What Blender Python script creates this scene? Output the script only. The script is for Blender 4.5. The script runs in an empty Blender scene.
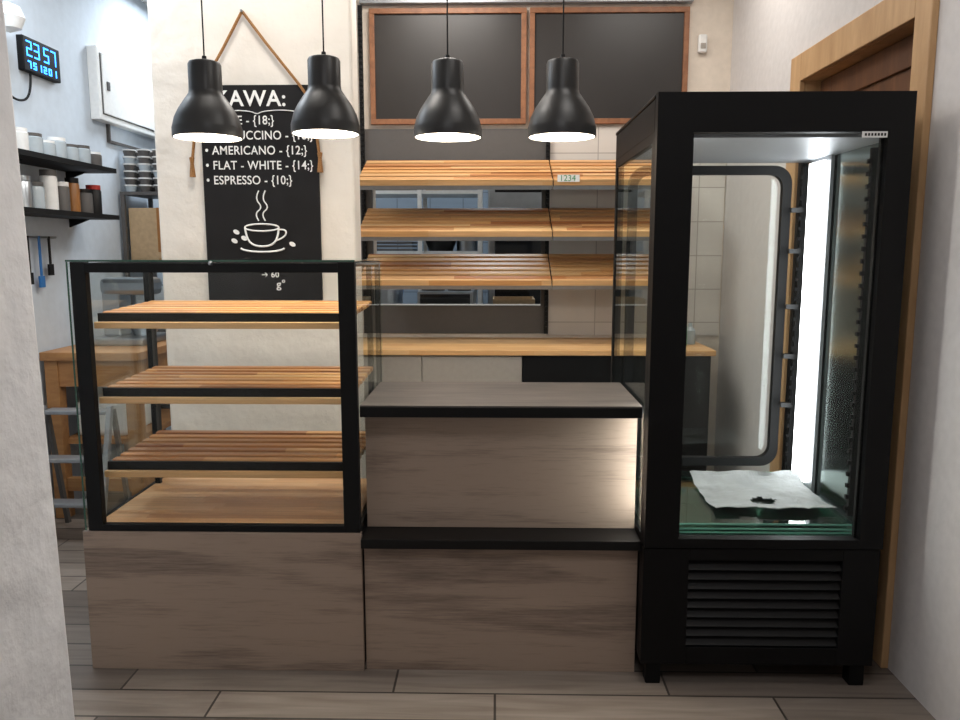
import bpy, bmesh, math, random
from mathutils import Matrix, Vector, noise
random.seed(4)
S=bpy.context.scene
S.view_settings.view_transform='Standard'

def lin(v):
    v/=255.0
    return v/12.92 if v<=0.04045 else ((v+0.055)/1.055)**2.4
def C(r,g,b): return (lin(r),lin(g),lin(b),1)

# ---------------- materials ----------------
def newmat(name):
    m=bpy.data.materials.new(name); m.use_nodes=True
    nt=m.node_tree; b=nt.nodes['Principled BSDF']
    return m,nt,b
def mat(name,col,rough=.5,metal=0,bump=0,bscale=40,var=0,coat=0,emis=None,es=0,spec=.5):
    m,nt,b=newmat(name)
    b.inputs['Base Color'].default_value=col
    b.inputs['Roughness'].default_value=rough
    b.inputs['Metallic'].default_value=metal
    b.inputs['Specular IOR Level'].default_value=spec
    if coat: b.inputs['Coat Weight'].default_value=coat
    if emis:
        b.inputs['Emission Color'].default_value=emis; b.inputs['Emission Strength'].default_value=es
    tc=nt.nodes.new('ShaderNodeTexCoord'); n=nt.nodes.new('ShaderNodeTexNoise')
    n.inputs['Scale'].default_value=bscale; n.inputs['Detail'].default_value=5
    nt.links.new(tc.outputs['Object'],n.inputs['Vector'])
    if bump:
        bp=nt.nodes.new('ShaderNodeBump'); bp.inputs['Strength'].default_value=bump; bp.inputs['Distance'].default_value=.02
        nt.links.new(n.outputs['Fac'],bp.inputs['Height']); nt.links.new(bp.outputs['Normal'],b.inputs['Normal'])
    r=nt.nodes.new('ShaderNodeValToRGB')
    k=var if var else .04
    r.color_ramp.elements[0].position=.3; r.color_ramp.elements[1].position=.7
    r.color_ramp.elements[0].color=tuple(x*(1-k) for x in col[:3])+(1,)
    r.color_ramp.elements[1].color=tuple(min(1,x*(1+k)) for x in col[:3])+(1,)
    nt.links.new(n.outputs['Fac'],r.inputs['Fac']); nt.links.new(r.outputs['Color'],b.inputs['Base Color'])
    return m
def grain(name,c1,c2,scale=(1.5,30,30),rough=.5,bump=.05,detail=8,dist=.6):
    m,nt,b=newmat(name)
    tc=nt.nodes.new('ShaderNodeTexCoord'); mp=nt.nodes.new('ShaderNodeMapping'); mp.inputs['Scale'].default_value=scale
    n=nt.nodes.new('ShaderNodeTexNoise'); n.inputs['Scale'].default_value=1; n.inputs['Detail'].default_value=detail; n.inputs['Distortion'].default_value=dist
    n.inputs['Roughness'].default_value=.65
    r=nt.nodes.new('ShaderNodeValToRGB'); r.color_ramp.elements[0].position=.3; r.color_ramp.elements[1].position=.7
    r.color_ramp.elements[0].color=c1; r.color_ramp.elements[1].color=c2
    nt.links.new(tc.outputs['Object'],mp.inputs['Vector']); nt.links.new(mp.outputs['Vector'],n.inputs['Vector'])
    nt.links.new(n.outputs['Fac'],r.inputs['Fac']); nt.links.new(r.outputs['Color'],b.inputs['Base Color'])
    b.inputs['Roughness'].default_value=rough
    bp=nt.nodes.new('ShaderNodeBump'); bp.inputs['Strength'].default_value=bump; bp.inputs['Distance'].default_value=.01
    nt.links.new(n.outputs['Fac'],bp.inputs['Height']); nt.links.new(bp.outputs['Normal'],b.inputs['Normal'])
    return m
def laminate(name,c1,c2):
    """oak laminate: broad cathedral figure + fine pores, grain along X"""
    m,nt,b=newmat(name); N=nt.nodes.new; L=nt.links.new
    tc=N('ShaderNodeTexCoord')
    def nz(sc,det,dist,rough=.6):
        mp=N('ShaderNodeMapping'); mp.inputs['Scale'].default_value=sc; L(tc.outputs['Object'],mp.inputs['Vector'])
        n=N('ShaderNodeTexNoise'); n.inputs['Scale'].default_value=1; n.inputs['Detail'].default_value=det; n.inputs['Distortion'].default_value=dist; n.inputs['Roughness'].default_value=rough
        L(mp.outputs['Vector'],n.inputs['Vector']); return n
    a=nz((.8,4,6),3,.3); f=nz((9,150,190),3,.1,.7)
    mp=N('ShaderNodeMath'); mp.operation='MULTIPLY'; L(a.outputs['Fac'],mp.inputs[0]); mp.inputs[1].default_value=26
    sn=N('ShaderNodeMath'); sn.operation='SINE'; L(mp.outputs[0],sn.inputs[0])
    r1=N('ShaderNodeMath'); r1.operation='MULTIPLY_ADD'; L(sn.outputs[0],r1.inputs[0]); r1.inputs[1].default_value=.10; L(a.outputs['Fac'],r1.inputs[2])
    r2=N('ShaderNodeMath'); r2.operation='MULTIPLY_ADD'; L(f.outputs['Fac'],r2.inputs[0]); r2.inputs[1].default_value=.8; L(r1.outputs[0],r2.inputs[2])
    r=N('ShaderNodeValToRGB'); r.color_ramp.elements[0].position=.55; r.color_ramp.elements[1].position=1.0
    r.color_ramp.elements[0].color=c1; r.color_ramp.elements[1].color=c2
    L(r2.outputs[0],r.inputs['Fac']); L(r.outputs['Color'],b.inputs['Base Color']); b.inputs['Roughness'].default_value=.55
    b.inputs['Specular IOR Level'].default_value=.35
    return m
def butcher(name,cols,ny=28,nx=2.2,rough=.4):
    """strip-laminated wood, strips along X"""
    m,nt,b=newmat(name); N=nt.nodes.new; L=nt.links.new
    tc=N('ShaderNodeTexCoord'); sp=N('ShaderNodeSeparateXYZ'); L(tc.outputs['Object'],sp.inputs[0])
    def mth(op,a,bv=None):
        x=N('ShaderNodeMath'); x.operation=op
        for i,v in enumerate((a,bv)):
            if v is None: continue
            if isinstance(v,(int,float)): x.inputs[i].default_value=v
            else: L(v,x.inputs[i])
        return x.outputs[0]
    row=mth('FLOOR',mth('MULTIPLY',sp.outputs['Y'],ny))
    w=N('ShaderNodeTexWhiteNoise'); w.noise_dimensions='1D'; L(row,w.inputs['W'])
    col=mth('FLOOR',mth('ADD',mth('MULTIPLY',sp.outputs['X'],nx),mth('MULTIPLY',w.outputs['Value'],7)))
    zz=mth('FLOOR',mth('MULTIPLY',sp.outputs['Z'],30))
    cb=N('ShaderNodeCombineXYZ'); L(row,cb.inputs[0]); L(col,cb.inputs[1]); L(zz,cb.inputs[2])
    w2=N('ShaderNodeTexWhiteNoise'); w2.noise_dimensions='3D'; L(cb.outputs[0],w2.inputs['Vector'])
    r=N('ShaderNodeValToRGB'); e=r.color_ramp.elements
    e[0].color=cols[0]; e[1].color=cols[-1]
    for i,c in enumerate(cols[1:-1]):
        x=e.new((i+1)/(len(cols)-1)); x.color=c
    L(w2.outputs['Value'],r.inputs['Fac'])
    mp=N('ShaderNodeMapping'); mp.inputs['Scale'].default_value=(4,90,90); L(tc.outputs['Object'],mp.inputs['Vector'])
    n=N('ShaderNodeTexNoise'); n.inputs['Scale'].default_value=1; n.inputs['Detail'].default_value=4; L(mp.outputs['Vector'],n.inputs['Vector'])
    mx=N('ShaderNodeMix'); mx.data_type='RGBA'; mx.blend_type='MULTIPLY'; mx.inputs['Factor'].default_value=.35
    L(r.outputs['Color'],mx.inputs['A'])
    rr=N('ShaderNodeValToRGB'); rr.color_ramp.elements[0].color=(.45,.45,.45,1); rr.color_ramp.elements[0].position=.3;rr.color_ramp.elements[1].position=.6
    L(n.outputs['Fac'],rr.inputs['Fac']); L(rr.outputs['Color'],mx.inputs['B'])
    L(mx.outputs['Result'],b.inputs['Base Color']); b.inputs['Roughness'].default_value=rough
    return m
def brickmat(name,c1,c2,mortar,w,h,ms,axes='XY',rough=.5,off=.37,noise=.35,nscale=(2,40,1)):
    m,nt,b=newmat(name); N=nt.nodes.new; L=nt.links.new
    tc=N('ShaderNodeTexCoord'); sp=N('ShaderNodeSeparateXYZ'); L(tc.outputs['Object'],sp.inputs[0])
    cb=N('ShaderNodeCombineXYZ'); L(sp.outputs[axes[0]],cb.inputs[0]); L(sp.outputs[axes[1]],cb.inputs[1])
    br=N('ShaderNodeTexBrick'); br.offset=off; br.inputs['Scale'].default_value=1
    br.inputs['Color1'].default_value=c1; br.inputs['Color2'].default_value=c2; br.inputs['Mortar'].default_value=mortar
    br.inputs['Brick Width'].default_value=w; br.inputs['Row Height'].default_value=h; br.inputs['Mortar Size'].default_value=ms
    br.inputs['Bias'].default_value=0
    L(cb.outputs[0],br.inputs['Vector'])
    mp=N('ShaderNodeMapping'); mp.inputs['Scale'].default_value=nscale; L(cb.outputs[0],mp.inputs['Vector'])
    n=N('ShaderNodeTexNoise'); n.inputs['Scale'].default_value=1; n.inputs['Detail'].default_value=7; n.inputs['Distortion'].default_value=.8; L(mp.outputs['Vector'],n.inputs['Vector'])
    rr=N('ShaderNodeValToRGB'); rr.color_ramp.elements[0].color=(.5,.47,.45,1); rr.color_ramp.elements[0].position=.3;rr.color_ramp.elements[1].position=.65
    L(n.outputs['Fac'],rr.inputs['Fac'])
    mx=N('ShaderNodeMix'); mx.data_type='RGBA'; mx.blend_type='MULTIPLY'; mx.inputs['Factor'].default_value=noise
    L(br.outputs['Color'],mx.inputs['A']); L(rr.outputs['Color'],mx.inputs['B']); L(mx.outputs['Result'],b.inputs['Base Color'])
    b.inputs['Roughness'].default_value=rough
    return m
def glassmat(name,tint=(1,1,1,1),base=.04,edge=.55):
    m=bpy.data.materials.new(name); m.use_nodes=True; nt=m.node_tree; nt.nodes.clear(); N=nt.nodes.new; L=nt.links.new
    o=N('ShaderNodeOutputMaterial'); mx=N('ShaderNodeMixShader'); t=N('ShaderNodeBsdfTransparent'); g=N('ShaderNodeBsdfGlossy')
    t.inputs['Color'].default_value=tint; g.inputs['Roughness'].default_value=.01; g.inputs['Color'].default_value=(.95,1,.98,1)
    lw=N('ShaderNodeLayerWeight'); lw.inputs['Blend'].default_value=.5
    p=N('ShaderNodeMath'); p.operation='POWER'; L(lw.outputs['Facing'],p.inputs[0]); p.inputs[1].default_value=4
    q=N('ShaderNodeMath'); q.operation='MULTIPLY_ADD'; L(p.outputs[0],q.inputs[0]); q.inputs[1].default_value=edge; q.inputs[2].default_value=base
    L(q.outputs[0],mx.inputs[0]); L(t.outputs[0],mx.inputs[1]); L(g.outputs[0],mx.inputs[2]); L(mx.outputs[0],o.inputs[0])
    return m
def emit(name,col,s):
    m=bpy.data.materials.new(name); m.use_nodes=True; nt=m.node_tree; nt.nodes.clear()
    o=nt.nodes.new('ShaderNodeOutputMaterial'); e=nt.nodes.new('ShaderNodeEmission'); e.inputs[0].default_value=col; e.inputs[1].default_value=s
    nt.links.new(e.outputs[0],o.inputs[0]); return m

M_plaster=mat('plaster_rough',C(226,219,209),.85,bump=.9,bscale=5,var=.04)
M_plaster2=mat('plaster_grey',C(205,204,206),.85,bump=.7,bscale=8,var=.06)
M_wall=mat('wall_paint',C(206,202,200),.8,bump=.08,bscale=30)
M_wallcream=mat('wall_cream',C(216,204,190),.8,bump=.08,bscale=30)
M_wallcool=mat('wall_cool',C(196,206,216),.75,bump=.06,bscale=20)
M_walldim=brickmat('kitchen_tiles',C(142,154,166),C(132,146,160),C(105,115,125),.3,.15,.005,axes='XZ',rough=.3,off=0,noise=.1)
M_ceil=mat('ceiling_paint',C(225,222,216),.9)
M_floor=brickmat('floor_planks',C(150,139,129),C(104,95,88),C(60,55,50),.9,.148,.004,rough=.4,noise=.65,nscale=(2.5,30,1))
M_tile=brickmat('white_tiles',C(212,207,200),C(206,200,193),C(168,162,155),.6,.2,.003,axes='XZ',rough=.25,off=0,noise=.05)
M_oak=laminate('laminate_grey_oak',C(112,97,87),C(158,139,124))
M_oak_d=grain('laminate_dark_top',C(50,45,42),C(90,82,76),(3,26,26),.5,.05)
M_black=mat('black_powder_coat',C(11,11,12),.45,var=.1,spec=.3)
M_lamp=mat('lamp_black',C(17,16,16),.42,var=.05)
M_blackmat=mat('black_matt',C(8,8,9),.6,var=.1,spec=.25)
M_fr=mat('fridge_black',C(8,8,9),.5,var=.1,spec=.2)
M_slat=butcher('slat_wood',[C(204,142,84),C(226,172,112),C(174,110,62),C(232,188,132)],ny=22,nx=1.6)
M_slatc=butcher('case_slat_wood',[C(190,126,70),C(222,164,102),C(162,100,54),C(230,180,120)],ny=20,nx=1.6)
M_strip=butcher('strip_light_wood',[C(228,178,120),C(236,194,140),C(218,164,106),C(238,198,148)],ny=2,nx=1.6)
M_worktop=butcher('worktop_wood',[C(206,152,96),C(228,182,124),C(216,166,108),C(234,194,140)],ny=25,nx=1.5)
M_deck=butcher('deck_wood',[C(200,144,96),C(224,172,120),C(206,152,102),C(230,184,134)],ny=24,nx=1.3)
M_frame=grain('frame_brown',C(112,70,44),C(152,102,68),(20,20,20),.5)
M_board=mat('dark_board',C(40,36,34),.4,var=.2,bscale=2)
M_chalkb=mat('chalkboard',C(30,29,30),.8,var=.2,bscale=5,spec=.2)
M_chalk=mat('chalk',C(235,235,232),.9)
M_rope=mat('jute_rope',C(158,112,66),.9,bump=.6,bscale=200,var=.25)
M_glass=glassmat('clear_glass',(.96,.98,.97,1),.022,.5)
M_glassf=glassmat('front_glass_thin',(.98,.985,.98,1),.01,.4)
M_glassg=glassmat('green_glass',(.66,.9,.8,1),.08,.6)
M_glassedge=mat('glass_edge_green',C(48,84,70),.15)
M_mirror=mat('mirror_panel',C(150,164,160),.16,1,var=.01)
M_led=emit('led_tube',(.93,.97,1,1),11)
M_ledf=emit('led_tube_bright',(.98,.97,.94,1),20)
M_bulb=emit('bulb_glow',(1,.95,.86,1),30)
M_shadein=mat('shade_white',C(245,240,230),.5,emis=(1,.95,.88,1),es=.8)
M_steel=mat('stainless',C(170,175,180),.3,1,var=.08,bscale=12)
M_alu=mat('aluminium_satin',C(150,153,157),.45,.6,var=.05)
M_white=mat('white_plastic',C(226,226,224),.4)
M_cream=mat('cream_laminate',C(160,153,144),.45)
M_casing=grain('oak_casing',C(176,138,96),C(202,164,120),(14,14,2),.5)
M_door=grain('door_walnut',C(84,52,32),C(122,80,50),(16,16,2),.45)
M_pine=grain('pine_table',C(140,96,58),C(178,132,82),(3,14,14),.55)
M_grey=mat('grey_panel',C(84,81,79),.5)
M_card=mat('cardboard',C(176,150,116),.8,var=.1)
M_cardw=mat('white_card',C(138,142,142),.7,bump=.5,bscale=14,var=.15)
M_blue=emit('blue_digits',(.05,.3,1,1),5)
M_bluep=mat('blue_plastic',C(40,110,180),.4)
M_green=mat('green_plastic',C(60,140,90),.4)
M_red=mat('red_plastic',C(180,50,40),.4)
M_fillpanel=emit('added_fill_glow',(1,.97,.93,1),3)  # glow of the added fill panels, no known fitting
M_amber=mat('amber_plastic',C(150,100,50),.3)
M_clr=mat('clear_plastic',C(170,180,186),.2)
M_dglass=mat('oven_dark_glass',C(20,24,28),.08)

# ---------------- geometry helpers ----------------
def group(name,loc=(0,0,0)):
    e=bpy.data.objects.new(name,None); e.empty_display_size=.1; e.location=loc
    S.collection.objects.link(e); return e
def par(o,p):
    if p is not None:
        o.parent=p; o.matrix_parent_inverse=Matrix.Translation(-Vector(p.location))
def obj_from_bm(name,bm,m,p=None,bevel=0,smooth=False):
    me=bpy.data.meshes.new(name); bmesh.ops.recalc_face_normals(bm,faces=bm.faces); bm.to_mesh(me); bm.free()
    o=bpy.data.objects.new(name,me); S.collection.objects.link(o)
    if m: me.materials.append(m)
    if smooth:
        for f in me.polygons: f.use_smooth=True
    if bevel:
        b=o.modifiers.new('b','BEVEL'); b.width=bevel; b.segments=2; b.limit_method='ANGLE'
    par(o,p); return o
def boxes(name,L,m,p=None,bevel=0,mtx=None):
    bm=bmesh.new()
    for (x0,x1,y0,y1,z0,z1) in L:
        vs=[bm.verts.new((x,y,z)) for x in (x0,x1) for y in (y0,y1) for z in (z0,z1)]
        for f in ((0,1,3,2),(4,6,7,5),(0,4,5,1),(2,3,7,6),(0,2,6,4),(1,5,7,3)):
            bm.faces.new([vs[i] for i in f])
    if mtx is not None: bm.transform(mtx)
    return obj_from_bm(name,bm,m,p,bevel)
def box(name,b,m,p=None,bevel=0,mtx=None): return boxes(name,[b],m,p,bevel,mtx)
def lathe(name,prof,m,loc,p=None,seg=40,smooth=True,closed=False,mtx=None):
    bm=bmesh.new(); rings=[]
    for r,z in prof:
        if r<1e-5: rings.append([bm.verts.new((0,0,z))])
        else: rings.append([bm.verts.new((r*math.cos(2*math.pi*i/seg),r*math.sin(2*math.pi*i/seg),z)) for i in range(seg)])
    prs=list(zip(rings,rings[1:]))
    if closed: prs.append((rings[-1],rings[0]))
    for a,b in prs:
        for i in range(seg):
            j=(i+1)%seg
            if len(a)==1 and len(b)==1: continue
            if len(a)==1: bm.faces.new((a[0],b[i],b[j]))
            elif len(b)==1: bm.faces.new((a[i],b[0],a[j]))
            else: bm.faces.new((a[i],b[i],b[j],a[j]))
    if mtx is not None: bm.transform(mtx)
    bm.transform(Matrix.Translation(loc))
    o=obj_from_bm(name,bm,m,p,0,smooth)
    if smooth:
        es=o.modifiers.new('e','EDGE_SPLIT'); es.split_angle=math.radians(40)
    return o
def cyl(name,loc,r,h,m,p=None,seg=24,mtx=None):
    return lathe(name,[(0,0),(r,0),(r,h),(0,h)],m,loc,p,seg,mtx=mtx)
def tube(name,pts,r,m,p=None,cyc=False,kind='POLY'):
    cu=bpy.data.curves.new(name,'CURVE'); cu.dimensions='3D'; s=cu.splines.new(kind); s.points.add(len(pts)-1)
    for i,q in enumerate(pts): s.points[i].co=(*q,1)
    s.use_cyclic_u=cyc
    if kind=='NURBS': s.order_u=3; s.use_endpoint_u=True
    cu.bevel_depth=r; cu.bevel_resolution=3; cu.materials.append(m)
    o=bpy.data.objects.new(name,cu); S.collection.objects.link(o); par(o,p); return o
def prism(name,pts,axis,a0,a1,m,p=None,bevel=0,mtx=None):
    bm=bmesh.new()
    def mk(u,v,a): return {'X':(a,u,v),'Y':(u,a,v),'Z':(u,v,a)}[axis]
    A=[bm.verts.new(mk(u,v,a0)) for u,v in pts]; B=[bm.verts.new(mk(u,v,a1)) for u,v in pts]
    bm.faces.new(A); bm.faces.new(B[::-1]); n=len(pts)
    for i in range(n): bm.faces.new((A[i],A[(i+1)%n],B[(i+1)%n],B[i]))
    if mtx is not None: bm.transform(mtx)
    return obj_from_bm(name,bm,m,p,bevel)
def rrect(x0,x1,z0,z1,r,n=6):
    out=[]
    for cx,cz,a in ((x1-r,z1-r,0),(x0+r,z1-r,90),(x0+r,z0+r,180),(x1-r,z0+r,270)):
        for i in range(n+1):
            t=math.radians(a+90*i/n); out.append((cx+r*math.cos(t),cz+r*math.sin(t)))
    return out
def ring_xz(name,outer,inner,y0,y1,m,p=None):
    bm=bmesh.new(); n=len(outer)
    V=[[bm.verts.new((u,y,v)) for u,v in pts] for pts in (outer,inner) for y in (y0,y1)]
    o0,o1,i0,i1=V
    for k in range(n):
        j=(k+1)%n
        for a,b in ((o0,i0),(i1,o1),(o1,o0),(i0,i1)):
            bm.faces.new((a[k],a[j],b[j],b[k]))
    return obj_from_bm(name,bm,m,p)
def area(name,loc,size,sy,energy,col,rot=(0,0,0),p=None):
    l=bpy.data.lights.new(name,'AREA'); l.shape='RECTANGLE'; l.size=size; l.size_y=sy; l.energy=energy; l.color=col
    o=bpy.data.objects.new(name,l); o.location=loc; o.rotation_euler=rot; S.collection.objects.link(o); par(o,p); return o
def point(name,loc,energy,col,r=.03,p=None):
    l=bpy.data.lights.new(name,'POINT'); l.energy=energy; l.color=col; l.shadow_soft_size=r
    o=bpy.data.objects.new(name,l); o.location=loc; S.collection.objects.link(o); par(o,p); return o

# ---------------- room shell ----------------
CZ=3.1
box('floor',(-2.8,2.6,-2.6,7.4,-.1,0),M_floor)
box('ceiling',(-2.8,2.6,-2.6,7.4,CZ,CZ+.1),M_ceil)
box('wall_left',(-2.5,-2.4,1.6,7.2,0,CZ),M_wallcool)
box('wall_left_return',(-2.4,-1.35,1.55,1.7,0,CZ),M_plaster2)
prism('wall_left_near',[(-1.35,0),(-1.018,0),(-1.036,.9),(-1.05,1.6),(-1.068,2.4),(-1.068,CZ),(-1.35,CZ)],'Y',-2.4,1.75,M_plaster2,None,.012)
box('wall_rear',(-1.35,1.36,-2.5,-2.4,0,CZ),M_wall)
boxes('wall_right',[(1.36,1.56,-2.4,2.62,0,CZ),(1.36,1.56,3.63,7.2,0,CZ),(1.36,1.56,2.62,3.63,2.2,CZ)],M_wall)
box('wall_right_lobby',(2.4,2.5,2.0,4.4,0,CZ),M_wall)
boxes('wall_back',[(-1.5,-.74,4.75,4.87,0,CZ),(-.74,.31,4.75,4.87,0,1.1),(-.74,.31,4.75,4.87,1.86,CZ),(.31,1.36,4.75,4.87,0,CZ)],M_wallcream)
box('wall_kitchen_back',(-2.4,1.36,7.2,7.3,0,CZ),M_walldim)
box('wall_tiles',(.31,1.35,4.738,4.75,.92,2.15),M_tile)
box('wall_column',(-1.548,-.642,3.6,3.75,0,CZ),M_plaster,bevel=.012)
boxes('trim_1',[(-.80,.31,4.735,4.75,1.86,2.14),(-.80,.31,4.735,4.75,.93,1.1),(-.82,-.74,4.735,4.75,1.1,1.86),(.27,.31,4.735,4.75,1.1,1.86)],M_grey)
boxes('trim_2',[(-.79,1.12,4.70,4.75,2.835,2.875)],M_alu,None,.003)
d=group('door_1',(1.45,3.1,1.1))
boxes('casing',[(1.335,1.36,2.55,2.65,0,2.29),(1.335,1.36,3.6,3.72,0,2.29),(1.335,1.36,2.65,3.6,2.17,2.29)],M_casing,d,.004)
boxes('jamb_lining',[(1.36,1.58,2.62,2.65,0,2.2),(1.36,1.58,3.6,3.63,0,2.2),(1.36,1.58,2.65,3.6,2.17,2.2)],M_casing,d)
boxes('leaf',[(1.44,1.48,2.652,3.598,.01,2.168)],M_door,d,.003)
boxes('leaf_stiles',[(1.425,1.44,2.652,2.77,.01,2.168),(1.425,1.44,3.48,3.598,.01,2.168),(1.425,1.44,2.77,3.48,2.06,2.168),(1.425,1.44,2.77,3.48,.01,.25),(1.425,1.44,2.77,3.48,1.0,1.12)],M_door,d,.004)
tube('handle',[(1.425,2.72,1.05),(1.385,2.72,1.05),(1.385,2.84,1.05)],.008,M_steel,d)
def fill_panel(loc,e,col):  # unseen ceiling panel added as fill light, shaped like a fitting
    g=group('added_fill_light',loc); x,y,z=loc
    boxes('fill_housing',[(x-.3,x+.3,y-.3,y+.3,CZ-.03,CZ)],M_white,g)
    box('fill_diffuser',(x-.28,x+.28,y-.28,y+.28,CZ-.036,CZ-.03),M_fillpanel,g)
    area('light',(x,y,CZ-.045),.55,.55,e,col,p=g)
fill_panel((-.3,4.05,CZ),18,(1,.94,.87))
fill_panel((.9,3.9,CZ),7,(1,.94,.87))
fill_panel((-.9,2.8,CZ),17,(1,.94,.87))
fill_panel((.5,1.9,CZ),7,(1,.95,.9))
fill_panel((0,.2,CZ),15,(.98,.97,1))
fill_panel((-2.0,3.4,CZ),21,(.82,.91,1))
fill_panel((-1.9,5.4,CZ),24,(.80,.90,1))
fill_panel((0,5.9,CZ),15,(.82,.92,1))

# ---------------- display case ----------------
x0,x1,y0,y1=-1.376,-.456,2.50,3.08
g=group('bakery_display_case',((x0+x1)/2,2.79,0))
bx0,bx1=-1.392,-.449
boxes('base_cabinet',[(bx0+.002,bx1,y0+.018,y1,.02,.492)],M_blackmat,g)
boxes('base_front_panel',[(bx0,bx1,y0-.004,y0+.017,.0,.495)],M_oak,g,.0015)
boxes('base_side_panel',[(bx0-.002,bx0+.014,y0+.018,y1,.0,.495)],M_oak,g)
box('deck',(x0+.02,x1-.02,y0+.015,y1-.01,.493,.512),M_deck,g)
boxes('frame',[(x0+.006,x0+.055,y0-.004,y0+.024,.497,1.396),(x1-.05,x1+.004,y0-.004,y0+.024,.497,1.396),
  (x0,x0+.018,y1-.03,y1,.495,1.392),(x1-.018,x1,y1-.03,y1,.495,1.392),
  (x0+.055,x1-.05,y0-.004,y0+.024,1.362,1.393),(x0+.055,x1-.05,y0-.004,y0+.024,.497,.518),
  (x0,x0+.012,y0+.024,y1-.03,.495,.51),(x1-.012,x1,y0+.024,y1-.03,.495,.51),(x0,x0+.012,y0+.024,y1-.03,1.38,1.392),(x1-.012,x1,y0+.024,y1-.03,1.38,1.392),
  (x0+.018,x1-.018,y1-.02,y1,1.375,1.392)],M_blackmat,g,.001)
box('front_glass',(x0+.05,x1-.045,y0+.026,y0+.031,.515,1.365),M_glassf,g)
box('left_glass',(x0-.004,x0+.001,y0-.006,y1,.497,1.392),M_glass,g)
box('right_glass',(x1-.001,x1+.005,y0+.024,y1,.497,1.392),M_glass,g)
box('top_glass',(x0-.006,x1+.006,y0-.006,y1+.004,1.3965,1.4025),M_glass,g)
boxes('glass_edges',[(x0-.006,x1+.006,y0-.0075,y0-.006,1.3965,1.4025),(x0-.0045,x0+.001,y0-.0075,y0-.006,.5,1.396)],M_glassedge,g)
lathe('glass_lock',[(0,0),(.007,0),(.008,.004),(.005,.011),(0,.012)],M_steel,(-.912,y0-.004,1.392),g,seg=20,mtx=Matrix.Rotation(math.pi/2,4,'X'))
boxes('shelf_uprights',[(x0+.02,x0+.04,2.985,3.005,.512,1.375),(x1-.04,x1-.02,2.985,3.005,.512,1.375)],M_black,g)
def case_shelf(zf,i):
    py=2.6; ang=math.radians(2.0)
    T=Matrix.Translation((0,py,zf))@Matrix.Rotation(ang,4,'X')@Matrix.Translation((0,-py,-zf))
    n=7; sl=[]; w=.036; st=.0585
    for k in range(n):
        ya=2.603+k*st
        sl.append((x0+.045,x1-.02,ya,ya+w,zf-.018,zf))
    boxes(f'slats_{i}',sl,M_slatc,g,.005,T)
    boxes(f'bearers_{i}',[(x0+.06,x0+.075,2.6,2.99,zf-.036,zf-.018),(x1-.075,x1-.06,2.6,2.99,zf-.036,zf-.018),(-.925,-.91,2.6,2.99,zf-.036,zf-.018),(x0+.06,x1-.06,2.985,2.995,zf-.036,zf-.018)],M_black,g,0,T)
    box(f'front_lip_{i}',(x0+.04,x1-.015,2.585,2.6,zf-.046,zf-.004),M_blackmat,g)
    box(f'front_strip_{i}',(x0+.035,x1-.012,2.566,2.585,zf-.054,zf-.032),M_strip,g,.002)
for i,z in enumerate((1.228,.973,.716)): case_shelf(z,i+1)

# ---------------- counter ----------------
g=group('service_counter',(0,2.75,0))
cx0,cx1=-.443,.478
boxes('lower_body',[(cx0,cx1,2.532,3.0,.02,.45)],M_blackmat,g)
box('lower_front_panel',(cx0,cx1,2.51,2.530,.0,.450),M_oak,g,.0015)
box('bag_ledge',(cx0-.003,cx1+.002,2.466,2.60,.452,.484),M_black,g,.002)
box('upper_body',(cx0,cx1,2.603,2.95,.452,.89),M_blackmat,g)
box('upper_front_panel',(cx0,cx1,2.586,2.602,.485,.89),M_oak,g,.0015)
box('top_core',(cx0-.002,cx1+.0,2.495,2.965,.891,.926),M_blackmat,g,.002)
box('top_surface',(cx0-.001,cx1-.001,2.497,2.964,.926,.930),M_oak_d,g)

# ---------------- refrigerated cabinet ----------------
X0,X1,Y0,Y1=.482,1.244,2.42,3.24
ix0,ix1=.590,1.168
g=group('refrigerated_display_cabinet',((X0+X1)/2,2.83,0))
boxes('base_housing',[(X0,X1,2.47,Y1,.08,.475)],M_fr,g,.003)
boxes('legs',[(X0+.02,X0+.07,2.44,2.49,0,.08),(X1-.07,X1-.02,2.44,2.49,0,.08),(X0+.02,X0+.07,3.15,3.2,0,.08),(X1-.07,X1-.02,3.15,3.2,0,.08)],M_fr,g,.004)
boxes('base_front_frame',[(X0,.63,Y0+.012,2.47,.075,.475),(1.125,X1,Y0+.012,2.47,.075,.475),(.63,1.125,Y0+.012,2.47,.075,.135),(.63,1.125,Y0+.012,2.47,.435,.475)],M_fr,g,.002)
bm=bmesh.new()
for k in range(9):
    z=.142+k*.0325
    pts=[(2.434,z),(2.438,z-.003),(2.462,z+.02),(2.458,z+.026)]
    A=[bm.verts.new((.63,u,v)) for u,v in pts]; B=[bm.verts.new((1.125,u,v)) for u,v in pts]
    bm.faces.new(A); bm.faces.new(B[::-1])
    for i in range(4): bm.faces.new((A[i],A[(i+1)%4],B[(i+1)%4],B[i]))
obj_from_bm('grille_louvres',bm,M_black,g)
boxes('header',[(X0,X1,Y0+.045,Y1,1.79,1.888),(X0-.003,X1+.003,Y0+.04,Y1,1.888,1.9)],M_fr,g,.003)
boxes('door_frame',[(X0,ix0,Y0,Y0+.04,.482,1.9),(ix1,X1,Y0,Y0+.04,.482,1.9),(ix0,ix1,Y0,Y0+.04,1.783,1.9),(ix0,ix1,Y0,Y0+.04,.482,.512)],M_fr,g)
box('door_glass',(ix0-.005,ix1+.005,Y0+.018,Y0+.024,.505,1.79),M_glassf,g)
boxes('door_seal',[(ix0,ix0+.008,Y0+.025,Y0+.04,.512,1.783),(ix1-.008,ix1,Y0+.025,Y0+.04,.512,1.783)],M_blackmat,g)
box('door_label',(1.09,1.165,Y0-.001,Y0,1.766,1.784),M_white,g)
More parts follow.
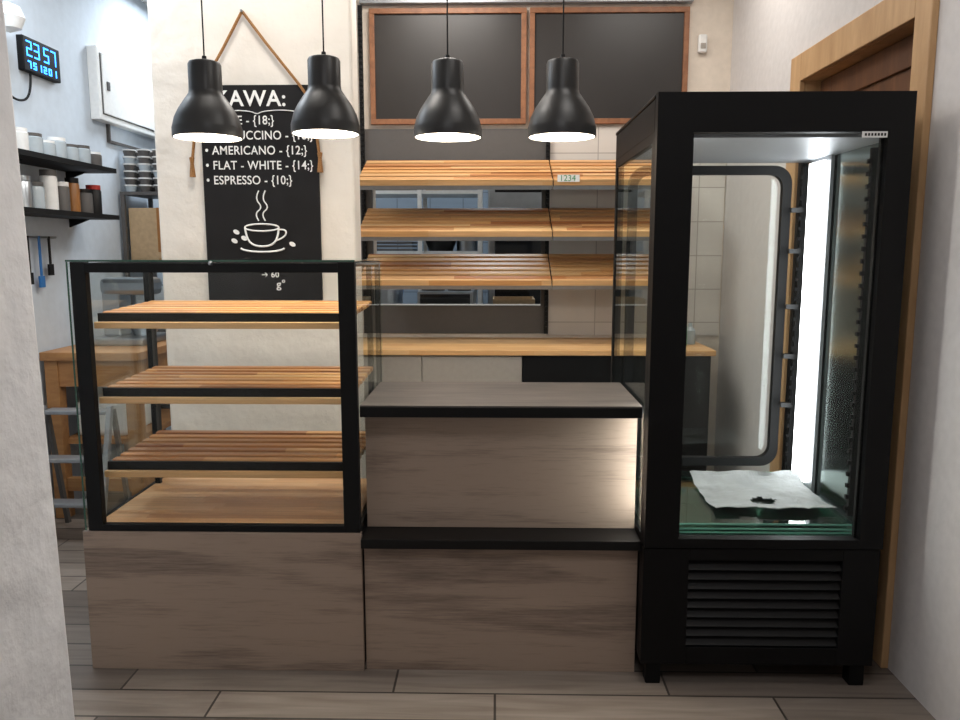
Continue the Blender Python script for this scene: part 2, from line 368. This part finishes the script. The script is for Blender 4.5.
boxes('label_print',[(1.098+k*.0095,1.104+k*.0095,Y0-.0015,Y0-.001,1.771,1.779) for k in range(7)],M_black,g)
boxes('corner_posts',[(X0,X0+.03,Y0+.042,Y0+.075,.475,1.79),(X1-.03,X1,Y0+.042,Y0+.075,.475,1.79),(X0,X0+.03,Y1-.03,Y1,.475,1.79),(X1-.03,X1,Y1-.03,Y1,.475,1.79),
   (X0,X0+.02,Y0+.075,Y1-.03,.475,.505),(X0,X0+.02,Y0+.075,Y1-.03,1.76,1.79)],M_fr,g)
box('left_glass',(X0+.004,X0+.010,Y0+.075,Y1-.03,.50,1.78),M_glass,g)
box('right_glass_reflective',(X1-.015,X1-.008,Y0+.075,Y1-.03,.476,1.79),M_mirror,g)
box('rear_glass',(X0+.03,X1-.03,Y1-.02,Y1-.014,.476,1.79),M_glass,g)
ring_xz('rear_door_frame',rrect(.53,1.175,.54,1.765,.07),rrect(.565,1.14,.575,1.73,.05),Y1-.05,Y1-.021,M_blackmat,g)
box('interior_floor',(X0+.02,X1-.016,Y0+.06,Y1-.05,.475,.492),M_steel,g)
sx0,sx1=X0+.04,X1-.05
boxes('stacked_glass_shelves',[(sx0,sx1,Y0+.1,Y1-.1,.496,.502),(sx0+.005,sx1,Y0+.095,Y1-.11,.51,.516),(sx0,sx1,Y0+.1,Y1-.1,.524,.53)],M_glassg,g)
M_ge2=mat('shelf_edge_green',C(110,170,150),.2)
boxes('stacked_glass_edges',[(sx0,sx1,Y0+.098,Y0+.1,.496,.502),(sx0+.005,sx1,Y0+.093,Y0+.095,.51,.516),(sx0,sx1,Y0+.098,Y0+.1,.524,.53)],M_ge2,g)
box('interior_ceiling',(X0+.03,X1-.016,Y0+.06,Y1-.05,1.775,1.79),M_alu,g)
boxes('led_housings',[(1.212,1.224,2.92,3.11,.50,1.775)],M_alu,g)
box('led_tube_rear',(1.196,1.212,2.955,3.085,.54,1.76),M_led,g,.004)
box('led_tube_front',(.497,.515,2.500,2.545,.54,1.74),M_ledf,g)
teeth=[(1.208,1.226,2.60,2.615,.53,1.76),(1.208,1.226,3.165,3.178,.53,1.76)]
for k in range(30):
    z=.55+k*.04
    teeth.append((1.198,1.208,2.602,2.613,z,z+.014)); 
    teeth.append((1.199,1.208,3.166,3.176,z,z+.014))
boxes('shelf_rails',teeth,M_blackmat,g)
boxes('shelf_brackets',[(1.16,1.206,3.14,3.165,z,z+.018) for z in (.8,1.0,1.2,1.42,1.58)],M_black,g)
g2=group('crumpled_white_carton',(.95,2.75,.531))
bm=bmesh.new(); nx,ny=40,24; ax,bx=.765,1.185; ay,by=2.62,3.0; grid={}
for i in range(nx+1):
    for j in range(ny+1):
        u=i/nx; v=j/ny
        xj=ax+(bx-ax)*u+ .012*noise.noise(Vector((v*5,3,0)))*(1 if i in(0,nx) else .4)
        yj=ay+(by-ay)*v+ (.018*noise.noise(Vector((u*5,v*2,5))) if j in(0,ny) else 0)
        z=.534+.012*abs(noise.noise(Vector((u*4,v*3,1))))+.004*abs(noise.noise(Vector((u*12,v*9,2))))+.035*max(0,(v-.8)/.2)**2
        if v<.18: z+=.014*(1-v/.18)
        grid[i,j]=bm.verts.new((xj,yj,z))
for i in range(nx):
    for j in range(ny):
        u=(i+.5)/nx; v=(j+.5)/ny
        if abs((u-.48)/.11)**2+abs((v-.30)/.10)**2<1: continue
        if v<.06 and (.2<u<.36 or u>.85): continue
        bm.faces.new((grid[i,j],grid[i+1,j],grid[i+1,j+1],grid[i,j+1]))
bmesh.ops.delete(bm,geom=[v for v in bm.verts if not v.link_faces],context='VERTS')
o=obj_from_bm('crumpled_sheet',bm,M_cardw,g2); so=o.modifiers.new('s','SOLIDIFY'); so.thickness=.003

# ---------------- pendants ----------------
prof_o=[(.0,.240),(.036,.240),(.048,.236),(.052,.228),(.052,.150),(.054,.138),(.068,.118),(.087,.09),(.101,.062),(.108,.035),(.110,.028),(.110,0)]
prof_i=[(.106,0),(.106,.028),(.103,.038),(.096,.062),(.083,.088),(.066,.114),(.052,.136),(.050,.15),(.05,.17),(0,.17)]
for px,dz in ((-.940,1.795),(-.554,1.806),(-.157,1.794),(.211,1.794)):
    g=group('pendant_lamp',(px,2.6,dz))
    L=(px,2.6,dz)
    lathe('shade',prof_o,M_lamp,L,g,seg=56)
    lathe('shade_inner',prof_i,M_shadein,L,g,seg=56)
    lathe('shade_rim',[(.106,0),(.110,0),(.110,.002),(.106,.002)],M_lamp,L,g,seg=56,closed=True)
    lathe('cord_grip',[(0,.256),(.007,.256),(.008,.244),(.014,.239)],M_black,L,g,seg=16)
    cyl('cord',(px,2.6,dz+.25),.0025,CZ-.03-dz-.25,M_blackmat,g,seg=8)
    lathe('ceiling_rose',[(0,-.03),(.045,-.03),(.05,0),(0,0)],M_black,(px,2.6,CZ),g,seg=24)
    lathe('bulb',[(0,.022),(.02,.026),(.036,.042),(.04,.06),(.034,.085),(.02,.11),(.016,.15),(0,.165)],M_bulb,L,g,seg=24)
    point('bulb_light',(px,2.6,dz+.012),5,(1,.89,.74),.04,g)

# ---------------- chalkboard ----------------
g=group('chalkboard_menu',(-1.04,3.58,1.7)); gchalk=g
bx0,bx1,bz0,bz1=-1.306,-.781,1.205,2.160
box('board',(bx0,bx1,3.578,3.594,bz0,bz1),M_chalkb,g,.002)
tube('rope_left',[(-1.098,3.575,2.47),(-1.19,3.572,2.31),(-1.285,3.572,2.16),(-1.318,3.572,2.05),(-1.352,3.575,1.82)],.0065,M_rope,g)
tube('rope_right',[(-1.098,3.575,2.47),(-1.0,3.572,2.34),(-.86,3.572,2.165),(-.80,3.572,2.08),(-.773,3.575,1.84)],.0065,M_rope,g)
cyl('nail',(-1.098,3.597,2.47),.006,.035,M_steel,g,12,Matrix.Rotation(math.pi/2,4,'X'))
for xx,zz in ((-1.352,1.82),(-.773,1.84)):
    lathe('rope_tassel',[(0,.03),(.012,.025),(.008,0),(.014,-.06),(0,-.06)],M_rope,(xx,3.575,zz),g,seg=12)
def text(s,x,z,size,sx=1.0,off=.0004,name='chalk_text'):
    cu=bpy.data.curves.new(name,'FONT'); cu.body=s; cu.size=size; cu.extrude=.0008; cu.offset=off; cu.space_character=1.06
    o=bpy.data.objects.new(name,cu); o.location=(x,3.577,z); o.rotation_euler=(math.pi/2,0,0); o.scale=(sx,1,1)
    cu.materials.append(M_chalk); S.collection.objects.link(o); par(o,g)
text('KAWA:',-1.238,2.070,.095,1.0,.0016)
for i,(s) in enumerate(('• LATTE - {18;}','• CAPPUCCINO - {18;}','• AMERICANO - {12;}','• FLAT - WHITE - {14;}','• ESPRESSO - {10;}')):
    text(s,-1.292,1.990-i*.0655,.054,.88)
text('→ 60',-1.06,1.31,.036); text('g°',-.99,1.262,.05)
Yc=3.576
tube('brace_line',[(-1.25,Yc,2.04),(-1.2,Yc,2.05),(-1.08,Yc,2.048),(-1.05,Yc,2.032),(-1.02,Yc,2.048),(-.9,Yc,2.052),(-.86,Yc,2.04)],.0022,M_chalk,g,kind='NURBS')
cxm=-1.04; cz=1.535
tube('cup_outline',[(cxm-.085,Yc,cz),(cxm-.08,Yc,cz-.05),(cxm-.045,Yc,cz-.085),(cxm+.03,Yc,cz-.085),(cxm+.065,Yc,cz-.05),(cxm+.07,Yc,cz)],.0045,M_chalk,g,kind='NURBS')
tube('cup_rim',[(cxm-.0075+.078*math.cos(t),Yc,cz+.016*math.sin(t)) for t in [i*math.pi/12 for i in range(24)]],.0038,M_chalk,g,True)
tube('cup_handle',[(cxm+.066,Yc,cz-.01),(cxm+.105,Yc,cz-.005),(cxm+.10,Yc,cz-.045),(cxm+.05,Yc,cz-.06)],.0038,M_chalk,g,kind='NURBS')
tube('saucer',[(cxm-.0075+.1*math.cos(t),Yc,cz-.092+.018*math.sin(t)) for t in [math.pi+i*math.pi/12 for i in range(13)]],.0045,M_chalk,g)
for dx in (-.02,.01):
    tube('steam',[(cxm+dx,Yc,cz+.03),(cxm+dx-.02,Yc,cz+.06),(cxm+dx+.02,Yc,cz+.09),(cxm+dx-.015,Yc,cz+.13),(cxm+dx+.005,Yc,cz+.165)],.003,M_chalk,g,kind='NURBS')
for bx_,bz_ in ((-1.165,1.515),(-1.13,1.487),(-1.175,1.475),(-.91,1.46)):
    lathe('coffee_bean',[(0,-.001),(.015,-.001),(.015,.001),(0,.001)],M_chalk,(bx_,Yc,bz_),g,seg=16,mtx=Matrix.Rotation(.5,4,'Y')@Matrix.Scale(.65,4,(0,0,1))@Matrix.Rotation(math.pi/2,4,'X'))
g.location.x-=.018

# ---------------- wall shelving ----------------
g=group('slatted_bread_shelving',(.2,4.55,1.6)); gs=g
def wall_shelf(zb,i):
    yb,yf=4.70,4.35; drop=.145; ang=math.atan2(drop,yb-yf)
    T=Matrix.Translation((0,yb,zb))@Matrix.Rotation(ang,4,'X')@Matrix.Translation((0,-yb,-zb))
    Ld=math.hypot(drop,yb-yf); n=6; st=Ld/n
    for (a,b) in ((-.745,.325),(.331,1.0)):
        boxes(f'slats_{i}',[(a,b,yb-(k+1)*st+.022,yb-k*st,zb-.016,zb) for k in range(n)],M_slat,g,.004,T)
        boxes(f'tray_{i}',[(a,a+.012,yb-Ld,yb,zb-.04,zb-.017),(b-.012,b,yb-Ld,yb,zb-.04,zb-.017),(a,b,yb-Ld+.02,yb-Ld+.028,zb-.034,zb-.017),(a,b,yb-Ld,yb,zb-.044,zb-.041)],M_blackmat,g,0,T)
        box(f'price_rail_{i}',(a,b,yb-Ld-.01,yb-Ld+.002,zb-.028,zb+.006),M_strip,g,.001,T)
        box(f'rail_{i}',(a,b,yb-Ld-.008,yb-Ld+.002,zb-.052,zb-.029),M_alu,g,0,T)
for i,z in enumerate((1.957,1.68,1.412)): wall_shelf(z,i+1)
up=[]
for xx in (-.772,.322,.985):
    up.append((xx-.012,xx+.012,4.715,4.734,.93,2.83 if xx<0 else 2.14))
    for k in range(59 if xx<0 else 38):
        up.append((xx-.008,xx+.008,4.70,4.715,.96+k*.031,.975+k*.031))
boxes('slotted_uprights',up,M_black,g)
box('price_tag',(.35,.47,4.335,4.337,1.80,1.838),M_white,g)
cu=bpy.data.curves.new('price_text','FONT'); cu.body='1234'; cu.size=.045; o=bpy.data.objects.new('price_text',cu); o.location=(.36,4.334,1.805); o.rotation_euler=(math.pi/2,0,0); cu.materials.append(M_green); S.collection.objects.link(o); par(o,g)
g.location.x-=.018
for a,b in ((-.738,.172),(.19,1.105)):
    g=group('framed_blackboard',((a+b)/2,4.73,2.48)); z0,z1=2.165,2.812; t=.03
    boxes('wood_frame',[(a,b,4.715,4.748,z0,z0+t),(a,b,4.715,4.748,z1-t,z1),(a,a+t,4.715,4.748,z0+t,z1-t),(b-t,b,4.715,4.748,z0+t,z1-t)],M_frame,g,.002)
    box('dark_panel',(a+t,b-t,4.73,4.748,z0+t,z1-t),M_board,g)
g=group('motion_sensor',(1.19,4.74,2.6)); box('body',(1.16,1.21,4.71,4.749,2.56,2.66),M_white,g,.01); box('lens',(1.17,1.2,4.705,4.712,2.58,2.61),M_cream,g,.003)

# ---------------- back counter ----------------
g=group('back_worktop_counter',(0,4.45,0))
box('worktop',(-1.2,1.17,4.13,4.735,.875,.905),M_worktop,g,.003)
boxes('carcass',[(-1.18,.14,4.17,4.73,.1,.875)],M_cream,g)
boxes('plinth',[(-1.18,1.15,4.21,4.7,0,.1)],M_blackmat,g)
boxes('cabinet_doors',[(-1.18,-.66,4.15,4.17,.11,.868),(-.655,-.40,4.15,4.17,.11,.868),(-.395,.14,4.15,4.17,.11,.868)],M_cream,g,.002)
boxes('black_fridge_unit',[(.145,1.15,4.15,4.73,.1,.872)],M_blackmat,g,.003)
g=group('condiment_bottles',(1.05,4.35,.905))
for i,(x,y,r,h,m) in enumerate(((.98,4.4,.03,.13,M_white),(1.04,4.35,.026,.16,M_green),(1.10,4.42,.03,.12,M_clr))):
    lathe(f'bottle_{i}',[(0,0),(r,0),(r,h*.65),(r*.4,h*.82),(r*.4,h),(0,h)],m,(x,y,.906),g,seg=20)

# ---------------- kitchen behind the pass-through ----------------
g=group('steel_storage_rack',(-.25,6.1,0))
rx0,rx1,ry0,ry1=-1.0,-.12,5.80,6.25
L=[(x-.015,x+.015,y-.015,y+.015,0,2.2) for x in (rx0,rx0+.44,rx1) for y in (ry0,ry1)]
for z in (.3,.95,1.40,1.84,2.16): L.append((rx0,rx1,ry0,ry1,z,z+.025))
boxes('frame',L,M_white,g)
for i in range(5): box(f'tray_{i}',(-.94,-.62,5.85,6.2,1.428+i*.026,1.444+i*.026),M_grey,g,.002)
lathe('tub_1',[(0,0),(.09,0),(.11,.16),(.115,.17),(0,.17)],M_white,(-.25,6.0,.976),g)
lathe('tub_2',[(0,0),(.07,0),(.09,.16),(0,.16)],M_bluep,(-.80,6.0,.976),g)
lathe('pan_1',[(0,0),(.09,0),(.12,.08),(0,.08)],M_black,(-.42,6.0,1.426),g)
lathe('pot_1',[(0,0),(.08,0),(.08,.14),(0,.14)],M_steel,(-.22,6.0,1.426),g)
lathe('pot_2',[(0,0),(.10,0),(.10,.18),(0,.18)],M_steel,(-.30,6.0,1.866),g)
boxes('crate_1',[(-.92,-.62,5.85,6.2,1.866,2.03)],M_grey,g,.005)
boxes('crate_2',[(-.52,-.42,5.85,6.2,1.866,2.0)],M_card,g,.005)
g=group('baking_oven',(.25,6.0,0))
boxes('body',[(-.06,.64,5.8,6.5,.0,2.1)],M_steel,g,.01)
boxes('windows',[(-.01,.52,5.785,5.8,.9,1.2),(-.01,.52,5.785,5.8,1.40,1.60)],M_dglass,g,.01)
boxes('control_panel',[(-.01,.52,5.788,5.8,1.85,2.0)],M_black,g,.004)
tube('handle_1',[(-.01,5.76,1.29),(.52,5.76,1.29)],.012,M_steel,g); tube('handle_2',[(-.01,5.76,1.7),(.52,5.76,1.7)],.012,M_steel,g)
g=group('steel_prep_table',(-.2,5.35,0))
boxes('top',[(-.95,.4,5.1,5.65,.98,1.02)],M_steel,g); boxes('legs',[(-.93,-.89,5.12,5.16,0,.98),(.34,.38,5.12,5.16,0,.98),(-.93,-.89,5.58,5.62,0,.98),(.34,.38,5.58,5.62,0,.98)],M_steel,g)
g=group('cardboard_tray',(.0,5.35,1.02)); boxes('tray_base',[(-.02,.26,5.2,5.5,1.021,1.03)],M_card,g); boxes('tray_sides',[(-.02,-.012,5.2,5.5,1.03,1.11),(.252,.26,5.2,5.5,1.03,1.11),(-.012,.252,5.2,5.208,1.03,1.11),(-.012,.252,5.492,5.5,1.03,1.11)],M_card,g)
g=group('countertop_hob',(-.35,5.35,1.02)); boxes('body',[(-.52,-.15,5.15,5.55,1.021,1.16)],M_steel,g,.004); boxes('front',[(-.50,-.17,5.14,5.15,1.035,1.145)],M_dglass,g)
for i,x in enumerate((-.43,-.25)): lathe(f'ring_{i}',[(.05,0),(.08,0),(.08,.02),(.05,.02)],M_grey,(x,5.35,1.16),g,closed=True)
g=group('steel_pot',(-.72,5.35,1.02)); lathe('pot',[(0,0),(.11,0),(.11,.15),(.12,.155),(.10,.15),(.10,.02),(0,.02)],M_steel,(-.75,5.35,1.021),g); lathe('pot_lid',[(0,.185),(.012,.18),(.012,.165),(.11,.156)],M_steel,(-.75,5.35,1.021),g)

# ---------------- left kitchen ----------------
WX=-2.4
def wshelf(z):
    g=group('mounted_storage_shelf',(WX+.13,4.1,z))
    box('board',(WX,WX+.24,3.55,4.5,z-.025,z),M_blackmat,g)
    for y in (3.8,4.4): prism('bracket',[(WX,z-.025),(WX+.12,z-.025),(WX,z-.07)],'Y',y,y+.015,M_blackmat,g)
wshelf(1.89); wshelf(1.63)
def jar(x,y,z,r,h,m,lid,name='storage_jar'):
    g=group(name,(x,y,z)); lathe('body',[(0,0),(r,0),(r*1.02,h*.8),(r*.9,h*.85),(0,h*.85)],m,(x,y,z+.001),g,seg=20)
    lathe('lid',[(0,h*.85),(r*.95,h*.85),(r*.95,h),(0,h)],lid,(x,y,z+.001),g,seg=20)
for i,(y,r,h,m,l) in enumerate(((3.62,.05,.1,M_clr,M_white),(3.73,.045,.11,M_white,M_white),(3.84,.05,.10,M_clr,M_grey),(3.95,.05,.08,M_clr,M_white),(4.06,.045,.11,M_clr,M_white),(4.17,.05,.09,M_clr,M_grey),(4.29,.05,.10,M_clr,M_grey),(4.41,.05,.08,M_grey,M_white))):
    jar(WX+.15,y,1.89,r,h,m,l)
for i,(y,r,h,m,l) in enumerate(((3.62,.04,.12,M_white,M_white),(3.73,.045,.15,M_steel,M_steel),(3.84,.04,.13,M_clr,M_grey),(3.96,.04,.2,M_white,M_grey),(4.07,.04,.15,M_grey,M_white),(4.18,.035,.18,M_amber,M_black),(4.29,.045,.13,M_grey,M_black),(4.40,.04,.16,M_black,M_red))):
    jar(WX+.15,y,1.63,r,h,m,l,'kitchen_container')
g=group('utensil_rail',(WX+.03,3.9,1.45)); tube('rail',[(WX,3.6,1.5),(WX+.03,3.6,1.5),(WX+.03,4.2,1.5),(WX,4.2,1.5)],.006,M_steel,g)
for i,(y,h,m) in enumerate(((3.66,.2,M_bluep),(3.75,.16,M_red),(3.84,.22,M_bluep),(3.94,.18,M_black),(4.04,.2,M_bluep),(4.13,.14,M_black))):
    boxes(f'utensil_{i}',[(WX+.028,WX+.036,y-.008,y+.008,1.5-h,1.505),(WX+.026,WX+.038,y-.022,y+.022,1.5-h-.06,1.5-h)],m,g,.002)
g=group('digital_wall_clock',(WX+.02,4.13,2.4))
box('body',(WX,WX+.035,4.03,4.36,2.33,2.50),M_blackmat,g,.004)
seg=[]
def digit(y,z,w,h,on):
    t=.007; X=(WX+.035,WX+.037)
    D={'a':(y,y+w,z+h-t,z+h),'g':(y,y+w,z+h/2-t/2,z+h/2+t/2),'d':(y,y+w,z,z+t),'f':(y,y+t,z+h/2,z+h),'b':(y+w-t,y+w,z+h/2,z+h),'e':(y,y+t,z,z+h/2),'c':(y+w-t,y+w,z,z+h/2)}
    for k in on: a=D[k]; seg.append((X[0],X[1],*a))
for i,on in enumerate(('abged','abgcd','afgcd','abc')): digit(4.055+i*.066+(.02 if i>1 else 0),2.405,.046,.075,on)
for i,on in enumerate(('abc','afgcd','bc','abged','abcdef','bc')): digit(4.06+i*.046,2.347,.028,.036,on)
boxes('digits',seg,M_blue,g)
tube('power_cord',[(WX+.02,4.1,2.33),(WX+.03,4.08,2.2),(WX+.02,3.95,2.16),(WX+.02,3.82,2.24),(WX+.02,3.78,2.3)],.006,M_blackmat,g,kind='NURBS')
g=group('wall_socket',(WX+.01,3.78,2.33)); box('plate',(WX,WX+.015,3.73,3.83,2.27,2.39),M_white,g,.005); cyl('plug',(WX+.015,3.78,2.31),.02,.03,M_white,g,mtx=Matrix.Rotation(math.pi/2,4,'Y'))
g=group('wall_lamp',(WX+.1,3.82,2.52)); lathe('globe',[(0,-.07),(.05,-.05),(.07,0),(.05,.05),(0,.07)],M_white,(WX+.1,3.82,2.52),g); cyl('arm',(WX,3.82,2.52),.012,.06,M_steel,g,mtx=Matrix.Rotation(math.pi/2,4,'Y'))
g=group('electrical_panel',(WX+.04,5.1,2.4))
box('body',(WX,WX+.06,4.72,5.6,2.2,2.62),M_white,g,.006); boxes('door_leaf',[(WX+.062,WX+.07,4.76,5.56,2.24,2.58)],M_white,g,.003)
boxes('door_gap',[(WX+.055,WX+.062,4.75,5.57,2.235,2.585)],M_grey,g); box('latch',(WX+.07,WX+.077,4.8,4.83,2.38,2.43),M_grey,g)
boxes('conduit',[(WX,WX+.02,4.9,4.915,2.1,2.2),(WX,WX+.02,4.9,5.5,2.09,2.105)],M_grey,g)
g=group('metal_shelf_unit',(-2.2,5.2,0))
L=[(x-.012,x+.012,y-.012,y+.012,0,1.8) for x in (-2.37,-1.72) for y in (5.0,5.4)]
for z in (.4,.9,1.35,1.78): L.append((-2.38,-1.71,4.99,5.41,z,z+.02))
boxes('frame',L,M_grey,g)
g=group('paper_cup_stacks',(-2.1,5.1,1.8))
for r_ in range(2):
    for c in range(7):
        x=-2.335+c*.094; y=5.05+r_*.1; n=6
        for k in range(n):
            z=1.802+k*.044
            lathe(f'cup_{r_}_{c}_{k}',[(0,0),(.030,0),(.038,.034)],M_grey if (c+k)%4 else M_clr,(x,y,z),g,seg=14,smooth=False)
            lathe(f'cup_rim_{r_}_{c}_{k}',[(.038,.034),(.042,.036),(.042,.043),(.03,.043),(0,.043)],M_white,(x,y,z),g,seg=14,smooth=False)
for nme,bb,mm in (('cardboard_box',(-2.35,-1.95,5.02,5.35,1.371,1.70),M_card),('cardboard_box',(-1.93,-1.74,5.02,5.3,1.371,1.6),M_card),('cardboard_box',(-2.34,-1.85,5.02,5.36,.921,1.2),M_clr),('cardboard_box',(-2.3,-1.8,5.02,5.36,.421,.75),M_white)):
    g=group(nme,((bb[0]+bb[1])/2,(bb[2]+bb[3])/2,bb[4])); box('carton',bb,mm,g,.004); box('tape',((bb[0]+bb[1])/2-.02,(bb[0]+bb[1])/2+.02,bb[2]-.001,bb[3],bb[4]+.05,bb[5]+.001),M_amber,g)
g=group('pine_workbench',(-2.1,4.3,0))
box('top',(-2.38,-1.86,3.98,4.9,.86,.905),M_pine,g,.004)
boxes('legs',[(x,x+.07,y,y+.07,0,.86) for x in (-2.37,-1.95) for y in (4.0,4.8)],M_pine,g,.003)
boxes('rails',[(-2.3,-1.95,4.01,4.05,.72,.86),(-2.3,-1.95,4.01,4.05,.15,.22),(-1.93,-1.90,4.07,4.8,.74,.86),(-1.93,-1.90,4.07,4.8,.15,.22),(-2.32,-1.93,4.05,4.85,.40,.43)],M_pine,g)
boxes('white_tub',[(-2.28,-2.0,4.1,4.5,.431,.62)],M_white,g,.02)
g=group('planetary_mixer',(-2.1,4.4,.905))
box('base',(-2.25,-1.95,4.25,4.6,.906,.95),M_steel,g,.01); box('column',(-2.22,-2.12,4.35,4.5,.95,1.2),M_steel,g,.01); box('head',(-2.23,-1.93,4.34,4.51,1.18,1.28),M_steel,g,.03)
lathe('bowl',[(0,0),(.06,0),(.1,.1),(.105,.14),(.1,.14),(0,.02)],M_steel,(-2.02,4.43,.952),g)
g=group('step_ladder',(-2.1,3.8,0))
for k,xx in enumerate((-2.27,-1.93)):
    prism(f'front_rail_{k}',[(3.60,0),(3.63,0),(3.81,.66),(3.78,.66)],'X',xx-.012,xx+.012,M_alu,g)
    prism(f'rear_rail_{k}',[(3.93,0),(3.955,0),(3.835,.64),(3.81,.64)],'X',xx-.010,xx+.010,M_grey,g)
for k,z in enumerate((.2,.41,.64)):
    y=3.61+.18*z/.66; box(f'step_{k}',(-2.258,-1.942,y-.02,y+.07,z-.02,z),M_alu,g,.004)

# ---------------- world & camera ----------------
w=bpy.data.worlds.new('world'); S.world=w; w.use_nodes=True
w.node_tree.nodes['Background'].inputs[0].default_value=(.9,.95,1,1); w.node_tree.nodes['Background'].inputs[1].default_value=.25
cd=bpy.data.cameras.new('camera'); cam=bpy.data.objects.new('camera',cd); S.collection.objects.link(cam)
cd.sensor_width=36; cd.lens=36*780/960
cam.location=(0,0,1.434); cam.rotation_euler=(math.radians(90-8.03),0,math.radians(1.17))
S.camera=cam
